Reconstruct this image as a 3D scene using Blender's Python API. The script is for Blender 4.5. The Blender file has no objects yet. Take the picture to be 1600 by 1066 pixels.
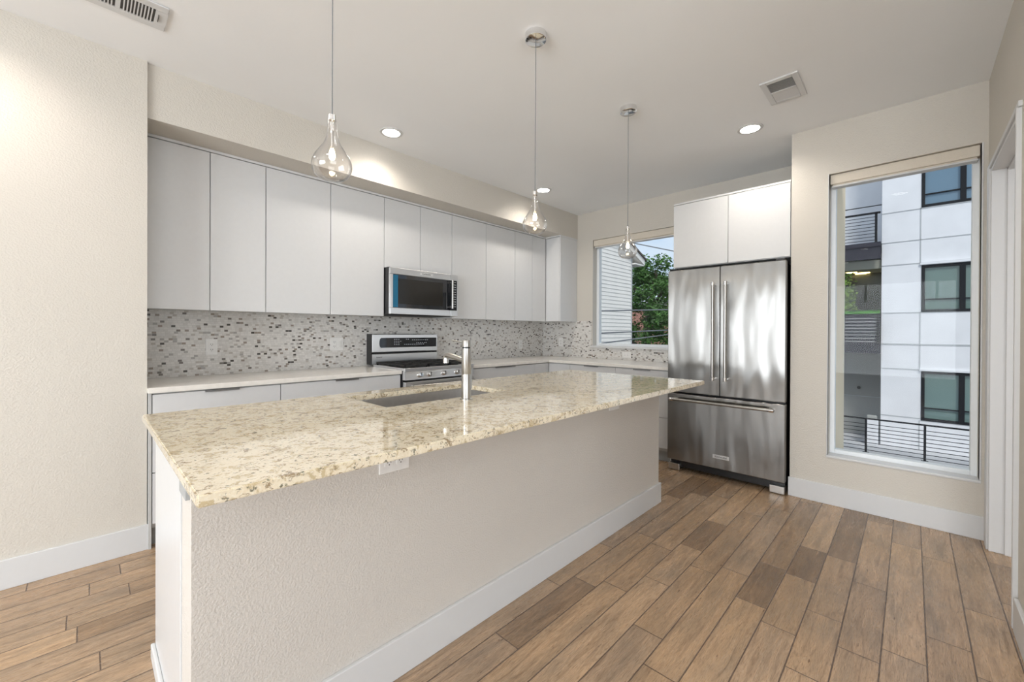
import bpy, bmesh, math, random
from mathutils import Vector, Matrix
random.seed(7)
SC = bpy.context.scene
COL = SC.collection

# ------------------------------------------------------------------ camera
F_PX, U0, V0 = 645.234, 796.488, 521.019
TH, PITCH, ROLL, CAM_H = math.radians(44.2148), math.radians(-0.2001), math.radians(0.2626), 1.2399
fw = Vector((math.cos(TH), math.sin(TH), 0)); rt = Vector((math.sin(TH), -math.cos(TH), 0)); up = Vector((0, 0, 1))
fw2 = fw*math.cos(PITCH) + up*math.sin(PITCH); up2 = -fw*math.sin(PITCH) + up*math.cos(PITCH)
rt3 = rt*math.cos(ROLL) + up2*math.sin(ROLL); up3 = -rt*math.sin(ROLL) + up2*math.cos(ROLL)
cd = bpy.data.cameras.new('camera'); cam = bpy.data.objects.new('camera', cd); COL.objects.link(cam)
m = Matrix.Identity(4)
for i in range(3):
    m[i][0] = rt3[i]; m[i][1] = up3[i]; m[i][2] = -fw2[i]
m[2][3] = CAM_H
cam.matrix_world = m
cd.sensor_fit = 'HORIZONTAL'; cd.sensor_width = 36.0
cd.lens = F_PX/1600*36
cd.shift_x = (800-U0)/1600
cd.shift_y = (V0-533)/1600
cd.clip_start = 0.02; cd.clip_end = 300
SC.camera = cam

# ------------------------------------------------------------------ world, sun, exposure
SC.view_settings.view_transform = 'Standard'; SC.view_settings.look = 'None'
SC.view_settings.exposure = 0.14; SC.view_settings.gamma = 1.0; SC.view_settings.use_curve_mapping = False
W = bpy.data.worlds.new('sky'); SC.world = W; W.use_nodes = True
nt = W.node_tree; nt.nodes.clear()
tc = nt.nodes.new('ShaderNodeTexCoord'); mp = nt.nodes.new('ShaderNodeMapping')
mp.inputs['Scale'].default_value = (1.5, 1.5, 4.0)
nz = nt.nodes.new('ShaderNodeTexNoise'); nz.inputs['Scale'].default_value = 1.6; nz.inputs['Detail'].default_value = 5
rp = nt.nodes.new('ShaderNodeValToRGB')
rp.color_ramp.elements[0].position = .40; rp.color_ramp.elements[0].color = (.52, .69, .92, 1)
rp.color_ramp.elements[1].position = .66; rp.color_ramp.elements[1].color = (.95, .96, 1.0, 1)
bg = nt.nodes.new('ShaderNodeBackground'); bg.inputs['Strength'].default_value = .95
wo = nt.nodes.new('ShaderNodeOutputWorld')
nt.links.new(tc.outputs['Generated'], mp.inputs['Vector']); nt.links.new(mp.outputs['Vector'], nz.inputs['Vector'])
nt.links.new(nz.outputs['Fac'], rp.inputs['Fac']); nt.links.new(rp.outputs['Color'], bg.inputs['Color'])
nt.links.new(bg.outputs['Background'], wo.inputs['Surface'])

def lamp(name, kind, loc, energy, color, direction=None, **kw):
    d = bpy.data.lights.new(name, kind); d.energy = energy; d.color = color
    for k, v in kw.items(): setattr(d, k, v)
    o = bpy.data.objects.new(name, d); COL.objects.link(o); o.location = loc
    if direction is not None:
        o.rotation_euler = Vector(direction).to_track_quat('-Z', 'Y').to_euler()
    return o
lamp('sun', 'SUN', (-4, -6, 12), 2.0, (1.0, .96, .92), (.58, .38, -.75), angle=math.radians(14))
# area lamps added as fill, standing in for daylight from unseen rear windows
DAY_FILL = 205
lamp('daylight_fill_rear', 'AREA', (-4.42, 0.2, 1.35), DAY_FILL, (.91, .96, 1.0), (1, 0, .30), shape='RECTANGLE', size=3.4, size_y=2.1)
lamp('daylight_fill_south', 'AREA', (-1.2, -3.92, 1.35), DAY_FILL*.46, (.91, .96, 1.0), (0, 1, .45), shape='RECTANGLE', size=3.6, size_y=2.1)
CAN_W = 34.0
CAN_COL = (1.0, .92, .82)

# ------------------------------------------------------------------ material helpers
def new_mat(name):
    mt = bpy.data.materials.new(name); mt.use_nodes = True
    n = mt.node_tree; n.nodes.clear()
    out = n.nodes.new('ShaderNodeOutputMaterial'); b = n.nodes.new('ShaderNodeBsdfPrincipled')
    n.links.new(b.outputs[0], out.inputs['Surface'])
    return mt, n, b
def add(n, t, **kw):
    x = n.nodes.new(t)
    for k, v in kw.items(): setattr(x, k, v)
    return x
def math_n(n, op, a, b=None, c=None):
    x = add(n, 'ShaderNodeMath', operation=op)
    for i, v in enumerate((a, b, c)):
        if v is None: continue
        if isinstance(v, (int, float)): x.inputs[i].default_value = v
        else: n.links.new(v, x.inputs[i])
    return x.outputs[0]
def ramp(n, fac, stops, interp='LINEAR'):
    r = add(n, 'ShaderNodeValToRGB'); r.color_ramp.interpolation = interp
    e = r.color_ramp.elements
    while len(e) < len(stops): e.new(.5)
    for i, (p, c) in enumerate(stops):
        e[i].position = p; e[i].color = (*c, 1) if len(c) == 3 else c
    n.links.new(fac, r.inputs['Fac']); return r.outputs['Color']
def mixc(n, fac, a, b, mode='MIX'):
    x = add(n, 'ShaderNodeMix', data_type='RGBA', blend_type=mode)
    for idx, v in ((0, fac), (6, a), (7, b)):
        if isinstance(v, (int, float)): x.inputs[idx].default_value = v
        elif isinstance(v, tuple): x.inputs[idx].default_value = (*v, 1)
        else: n.links.new(v, x.inputs[idx])
    return x.outputs[2]
def noise(n, vec, scale, detail=3, rough=.5, dist=0):
    x = add(n, 'ShaderNodeTexNoise'); x.inputs['Scale'].default_value = scale
    x.inputs['Detail'].default_value = detail; x.inputs['Roughness'].default_value = rough
    x.inputs['Distortion'].default_value = dist
    n.links.new(vec, x.inputs['Vector']); return x.outputs['Fac']
def pos(n, scale=None):
    g = add(n, 'ShaderNodeNewGeometry')
    if scale is None: return g.outputs['Position']
    mpp = add(n, 'ShaderNodeMapping'); mpp.inputs['Scale'].default_value = scale
    n.links.new(g.outputs['Position'], mpp.inputs['Vector']); return mpp.outputs['Vector']
def bump(n, b, h, strength, dist):
    x = add(n, 'ShaderNodeBump'); x.inputs['Strength'].default_value = strength; x.inputs['Distance'].default_value = dist
    n.links.new(h, x.inputs['Height']); n.links.new(x.outputs['Normal'], b.inputs['Normal'])
def simple(name, col, rough=.5, metal=0.0, nscale=40, nb=0.0, var=.04, coat=0.0, spec=.5):
    mt, n, b = new_mat(name)
    p = pos(n); f = noise(n, p, nscale, 4)
    lo = tuple(max(0, c*(1-var)) for c in col); hi = tuple(min(1, c*(1+var)) for c in col)
    n.links.new(ramp(n, f, [(.3, lo), (.7, hi)]), b.inputs['Base Color'])
    b.inputs['Roughness'].default_value = rough; b.inputs['Metallic'].default_value = metal
    b.inputs['Coat Weight'].default_value = coat; b.inputs['Specular IOR Level'].default_value = spec
    if nb: bump(n, b, f, nb, .003)
    return mt
def emis(name, col, strength):
    mt, n, b = new_mat(name)
    b.inputs['Base Color'].default_value = (*col, 1)
    b.inputs['Emission Color'].default_value = (*col, 1); b.inputs['Emission Strength'].default_value = strength
    return mt

def wall_mat(name, col, scale=75, st=.35):
    mt, n, b = new_mat(name)
    p = pos(n); f = noise(n, p, scale, 3, .55); g = noise(n, p, 1.3, 2)
    n.links.new(ramp(n, g, [(.3, tuple(c*.985 for c in col)), (.7, tuple(min(1, c*1.015) for c in col))]), b.inputs['Base Color'])
    b.inputs['Roughness'].default_value = .62
    h = ramp(n, f, [(.30, (0, 0, 0)), (.70, (1, 1, 1))])
    bump(n, b, h, st, .0022)
    return mt
M = {}
M['wall'] = wall_mat('wall_paint', (.605, .570, .512), 120, .5)
M['island_wall'] = wall_mat('island_stucco', (.605, .572, .53), 150, .55)
M['ceiling'] = wall_mat('ceiling_paint', (.87, .885, .90), 60, .08)
M['trim'] = simple('trim_white', (.63, .635, .64), .38, var=.006)
M['cab'] = simple('cabinet_laminate', (.655, .66, .665), .30, var=.01)
M['cab_in'] = simple('cabinet_carcass', (.50, .50, .49), .5)
M['kick'] = simple('toe_kick', (.36, .37, .37), .5)
M['chrome'] = simple('chrome', (.80, .80, .80), .12, 1.0, var=.01)
M['nickel'] = simple('brushed_nickel', (.62, .61, .59), .3, 1.0, var=.02)
M['pull'] = simple('pull_metal', (.30, .30, .30), .35, 1.0)
M['black'] = simple('black_enamel', (.012, .012, .013), .35)
M['iron'] = simple('cast_iron', (.018, .018, .018), .55)
M['film'] = simple('blue_film', (.01, .13, .24), .25)
M['blackglass'] = simple('black_glass', (.008, .009, .012), .06, spec=.8)
M['plate'] = simple('outlet_plastic', (.78, .77, .75), .4)
M['slot'] = simple('outlet_slot', (.09, .085, .08), .6)
M['shade'] = simple('shade_fabric', (.66, .60, .51), .8, nscale=300)
M['vinyl'] = simple('window_vinyl', (.80, .83, .85), .4, var=.006)
M['concrete_w'] = simple('worktop_quartz', (.79, .76, .71), .16, nscale=25, var=.05)
M['badge'] = simple('badge_plate', (.78, .78, .78), .3, .6)
M['ink'] = simple('badge_ink', (.03, .03, .03), .5)
M['glyph'] = simple('panel_glyph', (.62, .65, .68), .5)
M['darkmetal'] = simple('black_railing', (.012, .013, .016), .6, spec=.2, nscale=.6)
M['pv'] = simple('patio_concrete', (.52, .52, .53), .8, nscale=3)
M['asphalt'] = simple('asphalt', (.12, .12, .12), .9, nscale=8, var=.2)

def steel(name, wob=.0, base=(.56, .55, .53), rough=.24):
    mt, n, b = new_mat(name)
    p1 = pos(n, (1, 1, 260)); f = noise(n, p1, 3.0, 2)
    n.links.new(ramp(n, f, [(.2, tuple(c*.99 for c in base)), (.8, tuple(c*1.01 for c in base))]), b.inputs['Base Color'])
    b.inputs['Metallic'].default_value = 1; b.inputs['Roughness'].default_value = rough
    b.inputs['Anisotropic'].default_value = 1.0
    t = add(n, 'ShaderNodeTangent', direction_type='RADIAL', axis='Z'); n.links.new(t.outputs[0], b.inputs['Tangent'])
    if wob:
        p2 = pos(n, (1, 1, .22)); w = noise(n, p2, 8.0, 1, .4, .2)
        bump(n, b, w, wob, .03)
    return mt
M['steel'] = steel('stainless_steel', 0, (.60, .60, .60), .33)
M['steel_door'] = steel('stainless_door', .62, (.31, .305, .295), .28)
M['steel_tube'] = simple('steel_tube', (.45, .44, .42), .3, 1.0, var=.01)
M['sink'] = simple('sink_steel', (.62, .61, .60), .38, 1.0)

def glass_mat(name, tint=(1, 1, 1), ior=1.45, gloss=1.0, f0=.035):
    mt = bpy.data.materials.new(name); mt.use_nodes = True; n = mt.node_tree; n.nodes.clear()
    out = add(n, 'ShaderNodeOutputMaterial'); tr = add(n, 'ShaderNodeBsdfTransparent'); gl = add(n, 'ShaderNodeBsdfGlossy')
    lw = add(n, 'ShaderNodeLayerWeight'); lw.inputs['Blend'].default_value = .5
    fr = math_n(n, 'ADD', math_n(n, 'MULTIPLY', math_n(n, 'POWER', lw.outputs['Facing'], ior), .9), f0)
    tr.inputs['Color'].default_value = (*tint, 1); gl.inputs['Roughness'].default_value = 0.0
    mx = add(n, 'ShaderNodeMixShader')
    fac = math_n(n, 'MULTIPLY', fr, gloss)
    n.links.new(fac, mx.inputs[0]); n.links.new(tr.outputs[0], mx.inputs[1]); n.links.new(gl.outputs[0], mx.inputs[2])
    n.links.new(mx.outputs[0], out.inputs['Surface']); return mt
M['glass'] = glass_mat('window_glass', (.97, .985, .98), 5.0, .5, .012)
M['globe'] = glass_mat('pendant_glass', (.985, .98, .975), 2.0, .85, .05)
M['screen'] = simple('oven_screen', (.02, .018, .015), .12, spec=.35)
M['bldglass'] = simple('building_glass_green', (.13, .20, .18), .08, spec=.9, nscale=.6)
M['bldglass_b'] = simple('building_glass_blue', (.14, .22, .29), .08, spec=.9, nscale=.6)

def floor_mat():
    mt, n, b = new_mat('oak_planks')
    s = add(n, 'ShaderNodeSeparateXYZ'); n.links.new(pos(n), s.inputs[0])
    X, Y = s.outputs[0], s.outputs[1]
    yy = math_n(n, 'DIVIDE', math_n(n, 'SUBTRACT', Y, .840-.127*60), .127)
    row = math_n(n, 'FLOOR', yy); fy = math_n(n, 'FRACT', yy)
    wn = add(n, 'ShaderNodeTexWhiteNoise', noise_dimensions='1D'); n.links.new(row, wn.inputs['W'])
    xx = math_n(n, 'DIVIDE', math_n(n, 'ADD', X, math_n(n, 'MULTIPLY', wn.outputs['Value'], 9.7)), 1.55)
    xx = math_n(n, 'ADD', xx, 20.0)
    colm = math_n(n, 'FLOOR', xx); fx = math_n(n, 'FRACT', xx)
    cid = add(n, 'ShaderNodeCombineXYZ'); n.links.new(row, cid.inputs[0]); n.links.new(colm, cid.inputs[1])
    w2 = add(n, 'ShaderNodeTexWhiteNoise', noise_dimensions='3D'); n.links.new(cid.outputs[0], w2.inputs['Vector'])
    split = math_n(n, 'ADD', math_n(n, 'MULTIPLY', w2.outputs['Value'], .5), .25)
    side = math_n(n, 'GREATER_THAN', fx, split)
    cid2 = add(n, 'ShaderNodeCombineXYZ'); n.links.new(row, cid2.inputs[0]); n.links.new(colm, cid2.inputs[1]); n.links.new(side, cid2.inputs[2])
    w3 = add(n, 'ShaderNodeTexWhiteNoise', noise_dimensions='3D'); n.links.new(cid2.outputs[0], w3.inputs['Vector'])
    # joint mask
    dy = math_n(n, 'MULTIPLY', math_n(n, 'MINIMUM', fy, math_n(n, 'SUBTRACT', 1.0, fy)), .127)
    dx = math_n(n, 'MULTIPLY', math_n(n, 'MINIMUM', math_n(n, 'MINIMUM', fx, math_n(n, 'SUBTRACT', 1.0, fx)), math_n(n, 'ABSOLUTE', math_n(n, 'SUBTRACT', fx, split))), 1.55)
    d = math_n(n, 'MINIMUM', dy, dx)
    joint = ramp(n, math_n(n, 'MULTIPLY', d, 100.0), [(.12, (0, 0, 0)), (.32, (1, 1, 1))])
    # grain
    gv = add(n, 'ShaderNodeCombineXYZ')
    n.links.new(math_n(n, 'ADD', math_n(n, 'MULTIPLY', X, 1.0), math_n(n, 'MULTIPLY', w3.outputs['Value'], 37.0)), gv.inputs[0])
    n.links.new(math_n(n, 'ADD', math_n(n, 'MULTIPLY', Y, 11.0), math_n(n, 'MULTIPLY', row, 3.3)), gv.inputs[1])
    g1 = noise(n, gv.outputs[0], 5, 8, .66, 1.1); g2 = noise(n, gv.outputs[0], 30, 5, .7, .4)
    gv3 = add(n, 'ShaderNodeVectorMath', operation='MULTIPLY'); gv3.inputs[1].default_value = (1, .35, 1); n.links.new(gv.outputs[0], gv3.inputs[0])
    g3 = noise(n, gv3.outputs[0], 3.2, 3, .5)
    knot = noise(n, gv3.outputs[0], 17, 2, .5)
    base = ramp(n, w3.outputs['Value'], [(0, (.235, .160, .102)), (.15, (.355, .247, .157)), (.5, (.430, .300, .188)), (.8, (.360, .262, .180)), (1, (.470, .330, .208))])
    c = mixc(n, 1.0, base, ramp(n, g1, [(.28, (.55, .50, .46)), (.5, (1, 1, 1)), (.75, (1.14, 1.12, 1.10))]), 'MULTIPLY')
    c = mixc(n, .9, c, ramp(n, g2, [(.34, (.52, .48, .44)), (.48, (1, 1, 1)), (.8, (1.16, 1.14, 1.12))]), 'MULTIPLY')
    c = mixc(n, 1.0, c, ramp(n, g3, [(.3, (.78, .80, .83)), (.6, (1.06, 1.03, 1.0))]), 'MULTIPLY')
    c = mixc(n, 1.0, c, ramp(n, knot, [(.24, (.35, .28, .22)), (.31, (1, 1, 1))]), 'MULTIPLY')
    c = mixc(n, joint, (.10, .065, .045), c)
    n.links.new(c, b.inputs['Base Color'])
    n.links.new(ramp(n, g1, [(.3, (.34, .34, .34)), (.7, (.23, .23, .23))]), b.inputs['Roughness'])
    h = math_n(n, 'ADD', math_n(n, 'MULTIPLY', joint, 1.0), math_n(n, 'MULTIPLY', g2, .35))
    bump(n, b, h, .5, .0022)
    return mt
M['floor'] = floor_mat()

def mosaic_mat():
    mt, n, b = new_mat('mosaic_tile')
    s = add(n, 'ShaderNodeSeparateXYZ'); n.links.new(pos(n), s.inputs[0])
    H, L = .0152, .0235
    z = math_n(n, 'DIVIDE', s.outputs[2], H); row = math_n(n, 'FLOOR', z); fz = math_n(n, 'FRACT', z)
    wn = add(n, 'ShaderNodeTexWhiteNoise', noise_dimensions='1D'); n.links.new(row, wn.inputs['W'])
    t = math_n(n, 'ADD', s.outputs[0], math_n(n, 'MULTIPLY', s.outputs[1], -1.0))
    t = math_n(n, 'ADD', math_n(n, 'DIVIDE', t, L), math_n(n, 'ADD', math_n(n, 'MULTIPLY', wn.outputs['Value'], 11.3), 300.0))
    c0 = math_n(n, 'FLOOR', t); ft = math_n(n, 'FRACT', t)
    cv = add(n, 'ShaderNodeCombineXYZ'); n.links.new(row, cv.inputs[0]); n.links.new(c0, cv.inputs[1])
    w = add(n, 'ShaderNodeTexWhiteNoise', noise_dimensions='3D'); n.links.new(cv.outputs[0], w.inputs['Vector'])
    col = ramp(n, w.outputs['Value'], [(0, (.74, .72, .69)), (.36, (.66, .64, .61)), (.62, (.70, .685, .66)), (.82, (.52, .485, .445)),
              (.87, (.42, .40, .385)), (.92, (.33, .28, .24)), (.95, (.20, .18, .165)), (.975, (.085, .078, .07))], 'CONSTANT')
    dz = math_n(n, 'MULTIPLY', math_n(n, 'MINIMUM', fz, math_n(n, 'SUBTRACT', 1.0, fz)), H)
    dt = math_n(n, 'MULTIPLY', math_n(n, 'MINIMUM', ft, math_n(n, 'SUBTRACT', 1.0, ft)), L)
    jt = ramp(n, math_n(n, 'MULTIPLY', math_n(n, 'MINIMUM', dz, dt), 1000.0), [(.35, (0, 0, 0)), (.9, (1, 1, 1))])
    vn = noise(n, pos(n), 60, 4, .6)
    col = mixc(n, .5, col, ramp(n, vn, [(.3, (.86, .85, .84)), (.7, (1.05, 1.05, 1.05))]), 'MULTIPLY')
    n.links.new(mixc(n, jt, (.56, .54, .51), col), b.inputs['Base Color'])
    b.inputs['Roughness'].default_value = .22
    bump(n, b, jt, .4, .001)
    return mt
M['mosaic'] = mosaic_mat()

def granite_mat():
    mt, n, b = new_mat('speckled_granite')
    p = pos(n)
    a = noise(n, p, 9, 6, .65, .6); bb = noise(n, p, 26, 5, .65, .8); c_ = noise(n, p, 70, 4, .6, .5); d_ = noise(n, p, 150, 3, .6)
    e_ = noise(n, pos(n, (1, 1, 1.3)), 34, 6, .7, 1.2)
    c = ramp(n, a, [(.32, (.74, .64, .47)), (.5, (.80, .72, .56)), (.7, (.70, .61, .46))])
    c = mixc(n, ramp(n, bb, [(.53, (0, 0, 0)), (.60, (1, 1, 1))]), c, (.56, .46, .29))
    c = mixc(n, ramp(n, e_, [(.56, (0, 0, 0)), (.61, (1, 1, 1))]), c, (.33, .25, .155))
    c = mixc(n, ramp(n, c_, [(.60, (0, 0, 0)), (.65, (1, 1, 1))]), c, (.20, .19, .135))
    c = mixc(n, ramp(n, d_, [(.54, (0, 0, 0)), (.66, (.8, .8, .8))]), c, (.84, .79, .68))
    c = mixc(n, ramp(n, a, [(.62, (0, 0, 0)), (.68, (.85, .85, .85))]), c, (.38, .30, .18))
    n.links.new(c, b.inputs['Base Color'])
    b.inputs['Roughness'].default_value = .06; b.inputs['Specular IOR Level'].default_value = .5
    b.inputs['Coat Weight'].default_value = .35; b.inputs['Coat Roughness'].default_value = .03
    return mt
M['granite'] = granite_mat()

def stucco_mat(name, col):
    return simple(name, col, .85, nscale=1.4, var=.05)
M['stucco_w'] = stucco_mat('white_stucco', (.74, .74, .76))
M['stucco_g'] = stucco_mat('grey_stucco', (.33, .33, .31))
M['joint'] = simple('stucco_joint', (.46, .47, .48), .9, nscale=.6)
M['cream'] = simple('cream_stucco', (.80, .68, .50), .9, nscale=2)
M['siding'] = simple('white_lap_siding', (.84, .81, .76), .6, nscale=6, var=.02)
M['roof'] = simple('shingle', (.11, .09, .08), .9, nscale=30, var=.3)
M['slab'] = simple('dark_fascia', (.035, .035, .048), .7, spec=.2, nscale=.6)
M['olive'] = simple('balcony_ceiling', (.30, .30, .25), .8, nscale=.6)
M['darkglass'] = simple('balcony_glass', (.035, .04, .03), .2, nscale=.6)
M['grass'] = simple('green_strip', (.07, .30, .03), .8, nscale=60, var=.4)
M['leaf'] = simple('leaves', (.060, .150, .025), .6, nscale=2.2, var=.55)
M['leaf2'] = simple('balcony_leaves', (.20, .34, .06), .55, nscale=5, var=.4)
M['bark'] = simple('bark', (.06, .045, .035), .9, nscale=12, var=.3)
M['brick'] = simple('faded_brick', (.42, .22, .17), .9, nscale=9, var=.2)
M['cable'] = simple('cable_rubber', (.16, .17, .18), .6)

# ------------------------------------------------------------------ mesh helpers
class MB:
    def __init__(s): s.bm = bmesh.new()
    def box(s, x0, x1, y0, y1, z0, z1, bev=0.0, seg=2):
        x0, x1 = sorted((x0, x1)); y0, y1 = sorted((y0, y1)); z0, z1 = sorted((z0, z1))
        vs = [s.bm.verts.new(v) for v in ((x0,y0,z0),(x1,y0,z0),(x1,y1,z0),(x0,y1,z0),(x0,y0,z1),(x1,y0,z1),(x1,y1,z1),(x0,y1,z1))]
        fs = [s.bm.faces.new([vs[i] for i in q]) for q in ((0,3,2,1),(4,5,6,7),(0,1,5,4),(1,2,6,5),(2,3,7,6),(3,0,4,7))]
        if bev:
            es = {e for f in fs for e in f.edges}
            bmesh.ops.bevel(s.bm, geom=list(es), offset=bev, segments=seg, affect='EDGES', profile=.5)
        return s
    def ring(s, c, u, v, r, seg):
        return [s.bm.verts.new(c + u*math.cos(2*math.pi*i/seg)*r + v*math.sin(2*math.pi*i/seg)*r) for i in range(seg)]
    def loft(s, rings, cap=True):
        for a, b in zip(rings, rings[1:]):
            k = len(a)
            for i in range(k): s.bm.faces.new((a[i], a[(i+1)%k], b[(i+1)%k], b[i]))
        if cap:
            s.bm.faces.new(list(reversed(rings[0]))); s.bm.faces.new(rings[-1])
        return s
    def tube(s, pts, r, seg=12, cap=True):
        pts = [Vector(p) for p in pts]; rs = r if isinstance(r, (list, tuple)) else [r]*len(pts)
        rings = []; pu = None
        for i, p in enumerate(pts):
            t = (pts[min(i+1, len(pts)-1)] - pts[max(i-1, 0)]).normalized()
            if pu is None:
                pu = t.orthogonal().normalized()
            u = (pu - t*pu.dot(t)).normalized(); pu = u; v = t.cross(u)
            rings.append(s.ring(p, u, v, rs[i], seg))
        return s.loft(rings, cap)
    def lathe(s, c, prof, seg=32, axis=(0,0,1), cap=True):
        ax = Vector(axis).normalized(); u = ax.orthogonal().normalized(); v = ax.cross(u); c = Vector(c)
        rings = [s.ring(c + ax*h, u, v, max(r, 1e-4), seg) for r, h in prof]
        return s.loft(rings, cap)
    def prism(s, poly, ext):
        e = Vector(ext); a = [s.bm.verts.new(Vector(p)) for p in poly]; b = [s.bm.verts.new(Vector(p)+e) for p in poly]
        k = len(a); s.bm.faces.new(list(reversed(a))); s.bm.faces.new(b)
        for i in range(k): s.bm.faces.new((a[i], a[(i+1)%k], b[(i+1)%k], b[i]))
        return s
    def build(s, name, mat, parent=None, smooth=False, label=None):
        bmesh.ops.recalc_face_normals(s.bm, faces=s.bm.faces[:])
        vs = s.bm.verts
        if parent is None:
            lo = Vector([min(v.co[i] for v in vs) for i in range(3)]); hi = Vector([max(v.co[i] for v in vs) for i in range(3)])
            org = Vector(((lo.x+hi.x)/2, (lo.y+hi.y)/2, lo.z))
        else: org = ORG[parent.name]
        for v in vs: v.co -= org
        me = bpy.data.meshes.new(name); s.bm.to_mesh(me); s.bm.free()
        me.materials.append(M[mat] if isinstance(mat, str) else mat)
        o = bpy.data.objects.new(name, me); COL.objects.link(o)
        if smooth:
            for p in me.polygons: p.use_smooth = True
            try: me.set_sharp_from_angle(angle=math.radians(40))
            except Exception: pass
        if parent is None: o.location = org
        else: o.parent = parent
        ORG[o.name] = org
        if label: o['label'] = label
        return o
ORG = {}
def B(x0, x1, y0, y1, z0, z1, bev=0.0): return MB().box(x0, x1, y0, y1, z0, z1, bev)
def thing(name, loc, label, cat, group=None):
    o = bpy.data.objects.new(name, None); COL.objects.link(o); o.location = loc; o.empty_display_size = .1
    ORG[o.name] = Vector(loc); o['label'] = label; o['category'] = cat
    if group: o['group'] = group
    return o
def tag(o, label, cat, group=None):
    o['label'] = label; o['category'] = cat
    if group: o['group'] = group
    return o
def struct(o): o['kind'] = 'structure'; return o
def copy_thing(r, loc, label):
    c = r.copy(); COL.objects.link(c); c.location = loc; c['label'] = label
    for ch in r.children:
        d = ch.copy(); COL.objects.link(d); d.parent = c
        for g in ch.children:
            e = g.copy(); COL.objects.link(e); e.parent = d
    return c
def text_mb(txt, size, origin, ux, uy, depth=.0006):
    """lettering as mesh, laid in the plane (ux, uy), centred on origin"""
    cu = bpy.data.curves.new('lettering', 'FONT'); cu.body = txt; cu.size = size; cu.align_x = 'CENTER'; cu.align_y = 'CENTER'
    cu.extrude = depth
    to = bpy.data.objects.new('lettering', cu); COL.objects.link(to)
    dg = bpy.context.evaluated_depsgraph_get(); me = bpy.data.meshes.new_from_object(to.evaluated_get(dg))
    mb = MB(); mb.bm.from_mesh(me)
    ux, uy = Vector(ux), Vector(uy); uz = ux.cross(uy); o = Vector(origin)
    for v in mb.bm.verts: v.co = o + ux*v.co.x + uy*v.co.y + uz*v.co.z
    bpy.data.objects.remove(to); bpy.data.curves.remove(cu); bpy.data.meshes.remove(me)
    return mb
def wall_x(mb, x0, x1, ya, yb, za, zb, holes=()):
    """wall slab whose faces look along x; holes = (y0,y1,z0,z1)"""
    ys = sorted({ya, yb, *[h[i] for h in holes for i in (0, 1)]}); zs = sorted({za, zb, *[h[i] for h in holes for i in (2, 3)]})
    for a, b in zip(ys, ys[1:]):
        for c, d in zip(zs, zs[1:]):
            if any(h[0] <= (a+b)/2 <= h[1] and h[2] <= (c+d)/2 <= h[3] for h in holes): continue
            mb.box(x0, x1, a, b, c, d)
    return mb
def wall_y(mb, y0, y1, xa, xb, za, zb, holes=()):
    xs = sorted({xa, xb, *[h[i] for h in holes for i in (0, 1)]}); zs = sorted({za, zb, *[h[i] for h in holes for i in (2, 3)]})
    for a, b in zip(xs, xs[1:]):
        for c, d in zip(zs, zs[1:]):
            if any(h[0] <= (a+b)/2 <= h[1] and h[2] <= (c+d)/2 <= h[3] for h in holes): continue
            mb.box(a, b, y0, y1, c, d)
    return mb

# ------------------------------------------------------------------ dimensions
HC = 2.759
XL, YL = .244, 3.102            # corner of the left wall
XR, YN, YRW = 3.768, .664, -.325 # tall-window wall
XW, YB = 4.467, 3.702           # small-window wall, back wall
YS, ZS = 3.122, 2.449           # soffit
YU, ZUB, ZUT = 3.360, 1.381, 2.431
YC, XC = 3.059, 3.807           # worktop fronts
ZT = .914
XMIN, YMIN = -4.5, -4.0

# ------------------------------------------------------------------ room shell
XO = 4.62
fl = MB(); fl.box(XMIN-.2, 3.90, YMIN-.2, YB+.15, -.12, 0); fl.box(3.90, XO, .50, YB+.15, -.12, 0)
struct(fl.build('floor', 'floor'))
ce = MB(); ce.box(XMIN-.2, 4.0, YMIN-.2, YB+.15, HC, HC+.2); ce.box(4.0, XO, .46, YB+.15, HC, HC+.2)
struct(ce.build('ceiling', 'ceiling'))
struct(B(XMIN-.2, XL, YL, YB+.15, 0, HC).build('wall_left', 'wall'))
struct(B(XL, XO, YB, YB+.15, 0, HC).build('wall_back', 'wall'))
struct(wall_x(MB(), XW, XO, YN, YB, 0, HC, [(1.80, 2.887, 1.066, 2.400)]).build('wall_right', 'wall'))
W2 = (-.298, .435, .352, 2.395)
mb = wall_x(MB(), XR, 3.94, YRW-.12, .46, 0, HC, [W2])
struct(mb.build('wall_window', 'wall'))
struct(B(XR, XW, .46, YN, 0, HC).build('wall_niche', 'wall'))
struct(B(3.94, XO, .42, .46, -.2, HC+.2).build('wall_exterior', 'cream'))
# wall with the cased opening on the right
struct(wall_y(MB(), YRW-.12, YRW, 1.55, XR, 0, HC, [(2.74, 3.62, 0, 2.19)]).build('wall_opening', 'wall'))
struct(wall_x(MB(), XR, 3.94, YMIN, YRW-.12, 0, HC).build('wall_hall', 'wall'))
# walls of the living area behind the camera, with their glazing openings
struct(wall_x(MB(), XMIN-.2, XMIN, YMIN, YL, 0, HC, [(-1.5, 1.9, .3, 2.4)]).build('wall_rear', 'wall'))
struct(wall_y(MB(), YMIN-.2, YMIN, XMIN, 3.9, 0, HC, [(-3.0, .6, .3, 2.4)]).build('wall_front', 'wall'))
# soffit over the cabinets
struct(B(XL, XW, YS, YB, ZS, HC).build('wall_soffit', 'wall'))
# baseboards
BT, BH = .015, .142
struct(B(XMIN, XL+BT, YL-BT, YL, 0, BH, .003).build('baseboard_left', 'trim'))
struct(B(XR-BT, XR, YRW, YN+.008, 0, BH, .003).build('baseboard_right', 'trim'))
mb = B(1.55, 2.70, YRW, YRW+BT, 0, BH, .003)
struct(mb.build('baseboard_opening', 'trim'))
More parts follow.
